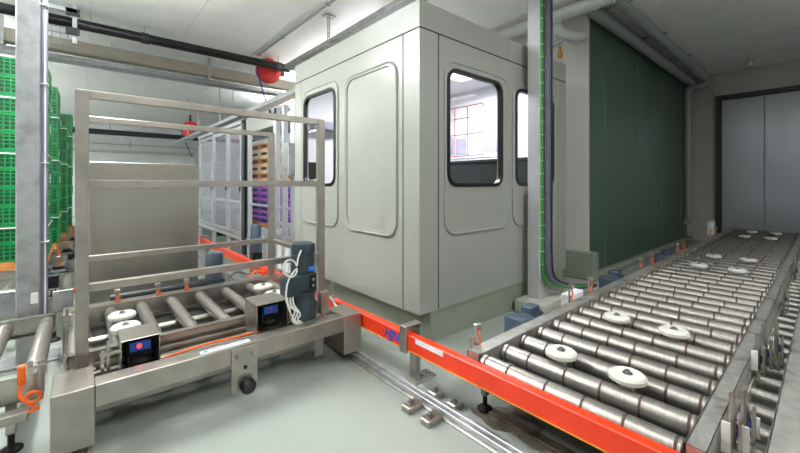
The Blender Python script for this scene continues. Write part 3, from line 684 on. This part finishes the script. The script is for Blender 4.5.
def tray(wx, wy, h, slot, body, rim):
    mb = MB(); mb.mi = 0; mb.box(-wx, wx, -wy, wy, 0, h * .72); mb.mi = 1; mb.box(-wx - .012, wx + .012, -wy - .012, wy + .012, h * .70, h * .97)
    if slot:
        mb.mi = 2
        for sgn in (-.5, .5): mb.box(-wx - .004, wx + .004, sgn * wy - .28 * wy, sgn * wy + .28 * wy, h * .18, h * .55)
    return shared('tray', mb, [body, rim, 'tray_dark'])
cr = [tray(.28, .44, .108, True, 'purple', 'magenta'), tray(.28, .44, .108, True, 'purple_blue', 'magenta')]
for k in range(6):
    o = obj('stacking_crate', cr[k % 2], None, None, (2.70, 6.68, .651 + k * .106))
    tag(o, 'purple crate with magenta rim, %s from the bottom of the stack in the enclosure' % ords[k], 'crate', 'purple crates in the enclosure')
tm = [tray(.28, .44, .132, True, 'tray_cream', 'tray_cream'), tray(.28, .44, .132, True, 'tray_orange', 'tray_cream')]
for k in range(6):
    o = obj('carton_tray', tm[k % 2], None, None, (2.70, 6.68, .651 + 6 * .106 + .01 + k * .130))
    tag(o, 'cream carton tray with dark hand slots, %s above the purple crates' % ords[k], 'tray', 'carton trays in the enclosure')
st2 = thing('stack_stand', 'tall slim stand under the right hand carton stack', 'stand', (3.0, 5.9, 0))
obj('top', MB().box(2.74, 3.26, 5.6, 6.1, 1.28, 1.32), 'aluminium', st2)
for x in (2.78, 3.22):
    for y in (5.64, 6.06): obj('leg', MB().box(x - .02, x + .02, y - .02, y + .02, 0, 1.28), 'aluminium', st2)
tn = tray(.22, .22, .13, True, 'tray_cream', 'yellow')
for k in range(6):
    o = obj('carton_tray', tn, None, None, (3.0, 5.85, 1.321 + k * .13))
    tag(o, 'small cream carton with yellow rim, %s from the bottom of the slim stack' % ords[k], 'tray', 'small cartons in the enclosure')
# dark machine blocks beyond the doors
bk = thing('process_machine', 'dark green machine block at the far end of the enclosure', 'machine', (2.6, 11.2, 0))
for k in range(5): obj('panel', MB().box(2.56, 3.3, 10.1, 12.4, .10 + k * .46, .55 + k * .46, .006), 'machine_green', bk)
obj('base', MB().box(2.6, 3.3, 10.15, 12.35, 0, .10), 'black_metal', bk)

# ------------------------------------------------------------------ overhead services
bp = thing('ceiling_pipe', 'thick black pipe hung across the hall below the ceiling', 'pipe', (0, 7.0, 3.6))
Z1, Z2 = 3.60, 3.64
obj('pipe', MB().cyl((-6, 7.0, 3.62), (3.12, 7.0, 3.62), .072, 24), 'pipe_black', bp)
for x in (-1.6, .75, 2.9): obj('coupling', MB().cyl((x - .05, 7.0, 3.62), (x + .05, 7.0, 3.62), .084, 24), 'rubber_grey', bp); obj('hanger', MB().cyl((x, 7.0, 3.65), (x, 7.0, CEIL - .03), .008, 8), 'bolt_steel', bp)
bb = thing('ceiling_duct', 'beige square duct below the ceiling behind the black pipe', 'duct', (0, 8.0, 3.5))
obj('duct', MB().box(-6, 5.3, 7.95, 8.15, 3.46, 3.66, .004), 'beam_beige', bb)
for x in (-.9, 1.9, 4.2): obj('hanger', MB().box(x - .03, x + .03, 7.93, 7.95, 3.40, CEIL - .03).box(x - .03, x + .03, 7.93, 8.2, 3.44, 3.455), 'galvanised', bb)
ct = thing('cable_tray', 'dark slotted cable tray under the beige duct', 'cable tray', (0, 8.3, 3.35))
obj('tray', MB().box(-6, 5.3, 8.10, 8.40, 3.36, 3.37).box(-6, 5.3, 8.10, 8.106, 3.37, 3.43).box(-6, 5.3, 8.394, 8.4, 3.37, 3.43), 'galvanised', ct)
obj('cable', MB().cyl((-6, 8.2, 3.39), (5.3, 8.2, 3.39), .02, 8).cyl((-6, 8.28, 3.39), (5.3, 8.28, 3.39), .018, 8), 'black_metal', ct)
for x in (-2.0, .4, 2.8): obj('hanger', MB().cyl((x, 8.25, 3.43), (x, 8.25, CEIL - .03), .006, 8), 'bolt_steel', ct)
fp = thing('ceiling_pipe', 'dark blue pipe high on the far white wall', 'pipe', (0, 17.5, 3.2))
obj('pipe', MB().cyl((-6, 17.5, 3.24), (9, 17.5, 3.24), .10, 16), 'rubber_grey', fp)
for x in (-3, .8, 4): obj('hanger', MB().cyl((x, 17.5, 3.3), (x, 17.5, CEIL - .03), .012, 8), 'bolt_steel', fp)
f2 = thing('wall_rail', 'thin grey rail below the far dark pipe', 'rail', (0, 20.1, 2.9))
obj('rail', MB().box(-6, 9, 20.16, 20.2, 3.02, 3.05), 'galvanised', f2); obj('support', MB().box(1.6, 1.64, 20.15, 20.2, 2.9, 3.2), 'galvanised', f2)
solo('wall_band', MB().box(-6, 9, 20.1, 20.2, 2.66, 2.78, .02), 'wall_beige', 'pale raised band running along the far white wall', 'moulding', (0, 20.2, 2.66))
for (x, z_, nm) in ((2.34, 2.62, 'lower and nearer the shuttle'), (2.62, 2.76, 'higher and nearer the crate stacks')):
    t = thing('cable_tray', 'galvanised cable tray above the enclosure doors, %s' % nm, 'cable tray', (x, 9, z_))
    obj('tray', MB().box(x - .08, x + .08, 4.7, 14.6, z_, z_ + .006).box(x - .08, x - .074, 4.7, 14.6, z_ + .006, z_ + .07).box(x + .074, x + .08, 4.7, 14.6, z_ + .006, z_ + .07), 'aluminium', t)
    for y in (8.9, 12.2): obj('hanger', MB().cyl((x, y, z_ + .006), (x, y, CEIL - .03), .009, 8).box(x - .09, x + .09, y - .015, y + .015, z_ - .02, z_), 'bolt_steel', t)
    obj('cable', MB().cyl((x - .03, 4.7, z_ + .03), (x - .03, 14.6, z_ + .03), .018, 8), 'cable_grey', t)
    obj('cable', MB().cyl((x + .03, 4.7, z_ + .025), (x + .03, 14.6, z_ + .025), .014, 8), 'cable_grey', t)
# tray above the cabin
t = thing('cable_tray', 'galvanised cable tray hung under the ceiling above the cabin', 'cable tray', (2.9, 3.3, 3.45))
obj('tray', MB().box(2.80, 3.00, 1.4, 6.5, 3.44, 3.446).box(2.80, 2.806, 1.4, 6.5, 3.446, 3.51).box(2.994, 3.00, 1.4, 6.5, 3.446, 3.51), 'galvanised', t)
for xx, rr in ((2.83, .022), (2.88, .018), (2.93, .02)): obj('cable', MB().cyl((xx, 1.4, 3.47 + rr), (xx, 6.5, 3.47 + rr), rr, 8), 'cable_violet', t)
for y in (4.83, 2.6):
    mb = MB().plate(rect(2.74, 2.79, 3.38, CEIL - .03), [rect(2.755, 2.775, 3.42 + k * .055, 3.45 + k * .055) for k in range(7)], 'y', y - .006, y).box(2.70, 2.86, y - .06, y + .06, CEIL - .04, CEIL - .025).box(2.74, 3.02, y - .02, y + .02, 3.40, 3.438)
    obj('hanger', mb, 'column_pale', t)
t = thing('conduit', 'thin grey conduit running along the ceiling panels', 'conduit', (2.57, 6, CEIL - .04))
obj('tube', MB().cyl((2.57, 2.0, CEIL - .04), (2.57, 7.2, CEIL - .04), .018, 10), 'pvc_dark', t)
for y in (3, 4.5, 6, 7.1): obj('clip', MB().box(2.54, 2.60, y - .015, y + .015, CEIL - .06, CEIL - .02), 'pvc_dark', t)
# hanging bracket at upper left
t = thing('hanger_frame', 'galvanised hanger with clamps carrying the black pipe at upper left', 'hanger', (-.1, 6.7, 3.2))
obj('rod', MB().box(-.10, -.05, 6.83, 6.87, 3.28, CEIL - .03, .003), 'galvanised', t)
obj('clamp', MB().box(-.17, -.02, 6.80, 6.83, 3.40, 3.50, .004), 'rubber_grey', t); obj('clamp', MB().box(-.17, -.02, 6.80, 6.83, 3.66, 3.76, .004), 'rubber_grey', t)
obj('arm', MB().box(-.75, -.05, 6.80, 6.84, 3.70, 3.76, .003), 'aluminium', t)
mesh_tray = MB()
for k in range(6): mesh_tray.cyl((-.6 + k * .09, 7.3, 3.35), (-.6 + k * .09, 7.3, 3.75), .005, 6)
for k in range(5): mesh_tray.cyl((-.62, 7.3, 3.36 + k * .09), (-.10, 7.3, 3.36 + k * .09), .005, 6)
obj('wire_grid', mesh_tray, 'bolt_steel', t)
# red reels
def reel(x, y, z, r_, label):
    t = thing('hose_reel', label, 'reel', (x, y, z))
    ax = Vector((-.653, -.757, 0)).normalized()
    obj('drum', MB().lathe([(r_ * .5, -.09), (r_ * .93, -.08), (r_, -.05), (r_, .05), (r_ * .93, .08), (r_ * .5, .09), (0, .095)], (x, y, z), ax, 32), 'red_paint', t)
    obj('bracket', MB().box(x + .0, x + .06, y + .10, y + .16, z - .05, CEIL - .03).box(x + .0, x + .36, y + .06, y + .14, z - .02, z + .08, .01), 'black_metal', t)
    hp = [(x - r_ * .9, y - .05, z + .02), (x - r_ * .95, y - .06, z - .1), (x - r_ * .55, y - .08, z - .45), (x - .02, y - .1, z - .85), (x + .06, y - .1, z - 1.0)]
    obj('hose', MB().tube(hp, .016, 8, 2), 'cable_blue', t)
reel(2.82, 7.30, 3.585, .24, 'red hose reel hanging behind the black pipe')
reel(2.95, 15.0, 3.27, .30, 'red hose reel far back above the steel cabinet')
# gutters, pipes at right
t = thing('drain_pipes', 'grey drain pipework along the top of the green wall with a down pipe', 'pipes', (8, 2.0, 3.65))
obj('pipe', MB().cyl((5.05, 2.06, 3.66), (10.6, 2.06, 3.66), .085, 20), 'pvc_dark', t)
obj('pipe', MB().cyl((5.05, 1.80, 3.72), (10.75, 1.80, 3.72), .075, 20), 'pvc_dark', t)
obj('cross_pipe', MB().cyl((5.02, 1.75, 3.68), (5.02, 8.8, 3.68), .085, 20), 'pvc_grey', t)
for x in (5.6, 7.2, 8.8, 10.2): obj('hanger', MB().box(x - .015, x + .015, 1.71, 2.16, 3.79, 3.805).box(x - .015, x + .015, 1.92, 1.94, 3.80, CEIL - .03), 'galvanised', t)
obj('pipe', MB().cyl((10.5, 2.085, .55), (10.5, 2.085, 3.40), .07, 18), 'pvc_dark', t)
obj('elbow', MB().tube([(10.5, 2.085, 3.38), (10.5, 2.085, 3.46), (10.54, 2.03, 3.52), (10.68, 1.88, 3.54), (10.74, 1.80, 3.60), (10.75, 1.78, 3.70)], .075, 14, 2), 'pvc_dark', t)
obj('outlet', MB().tube([(10.5, 2.085, .60), (10.5, 2.085, .52), (10.47, 2.09, .47), (10.40, 2.09, .46)], .07, 14, 2), 'pvc_dark', t)
obj('elbow', MB().tube([(5.02, 2.45, 3.68), (5.02, 2.45, 3.52), (5.02, 2.42, 3.42), (5.08, 2.30, 3.36), (5.16, 2.22, 3.36), (5.20, 2.20, 3.36), (5.21, 2.34, 3.36)], .075, 14, 2), 'pvc_grey', t)
obj('collar', MB().cyl((5.02, 2.45, 3.52), (5.02, 2.45, 3.57), .085, 18), 'galvanised', t)
obj('branch', MB().tube([(5.05, 2.40, 3.36), (4.95, 2.44, 3.28), (4.86, 2.50, 3.24), (4.86, 2.50, 3.1), (4.86, 2.50, 2.86)], .045, 12, 1), 'pvc_grey', t)
obj('valve', MB().lathe([(.02, 0), (.035, .02), (.035, .07), (.02, .09)], (4.97, 2.40, 3.06), n=10).cyl((4.97, 2.40, 3.12), (4.97, 2.40, 3.22), .018, 8), 'brass', t)
t = thing('smoke_detector', 'small grey detector on the dark ceiling near the end wall', 'detector', (10.2, 1.0, CEIL - .02))
obj('bracket', MB().box(10.05, 10.22, .98, 1.02, CEIL - .06, CEIL - .02), 'black_metal', t)
obj('head', MB().lathe([(.05, 0), (.06, .02), (.06, .06), (.04, .10), (.0, .11)], (10.0, 1.0, CEIL - .10), (0, 0, -1), 16).cyl((10.0, 1.0, CEIL - .10), (10.0, 1.0, CEIL - .02), .02, 10), 'pvc_grey', t)
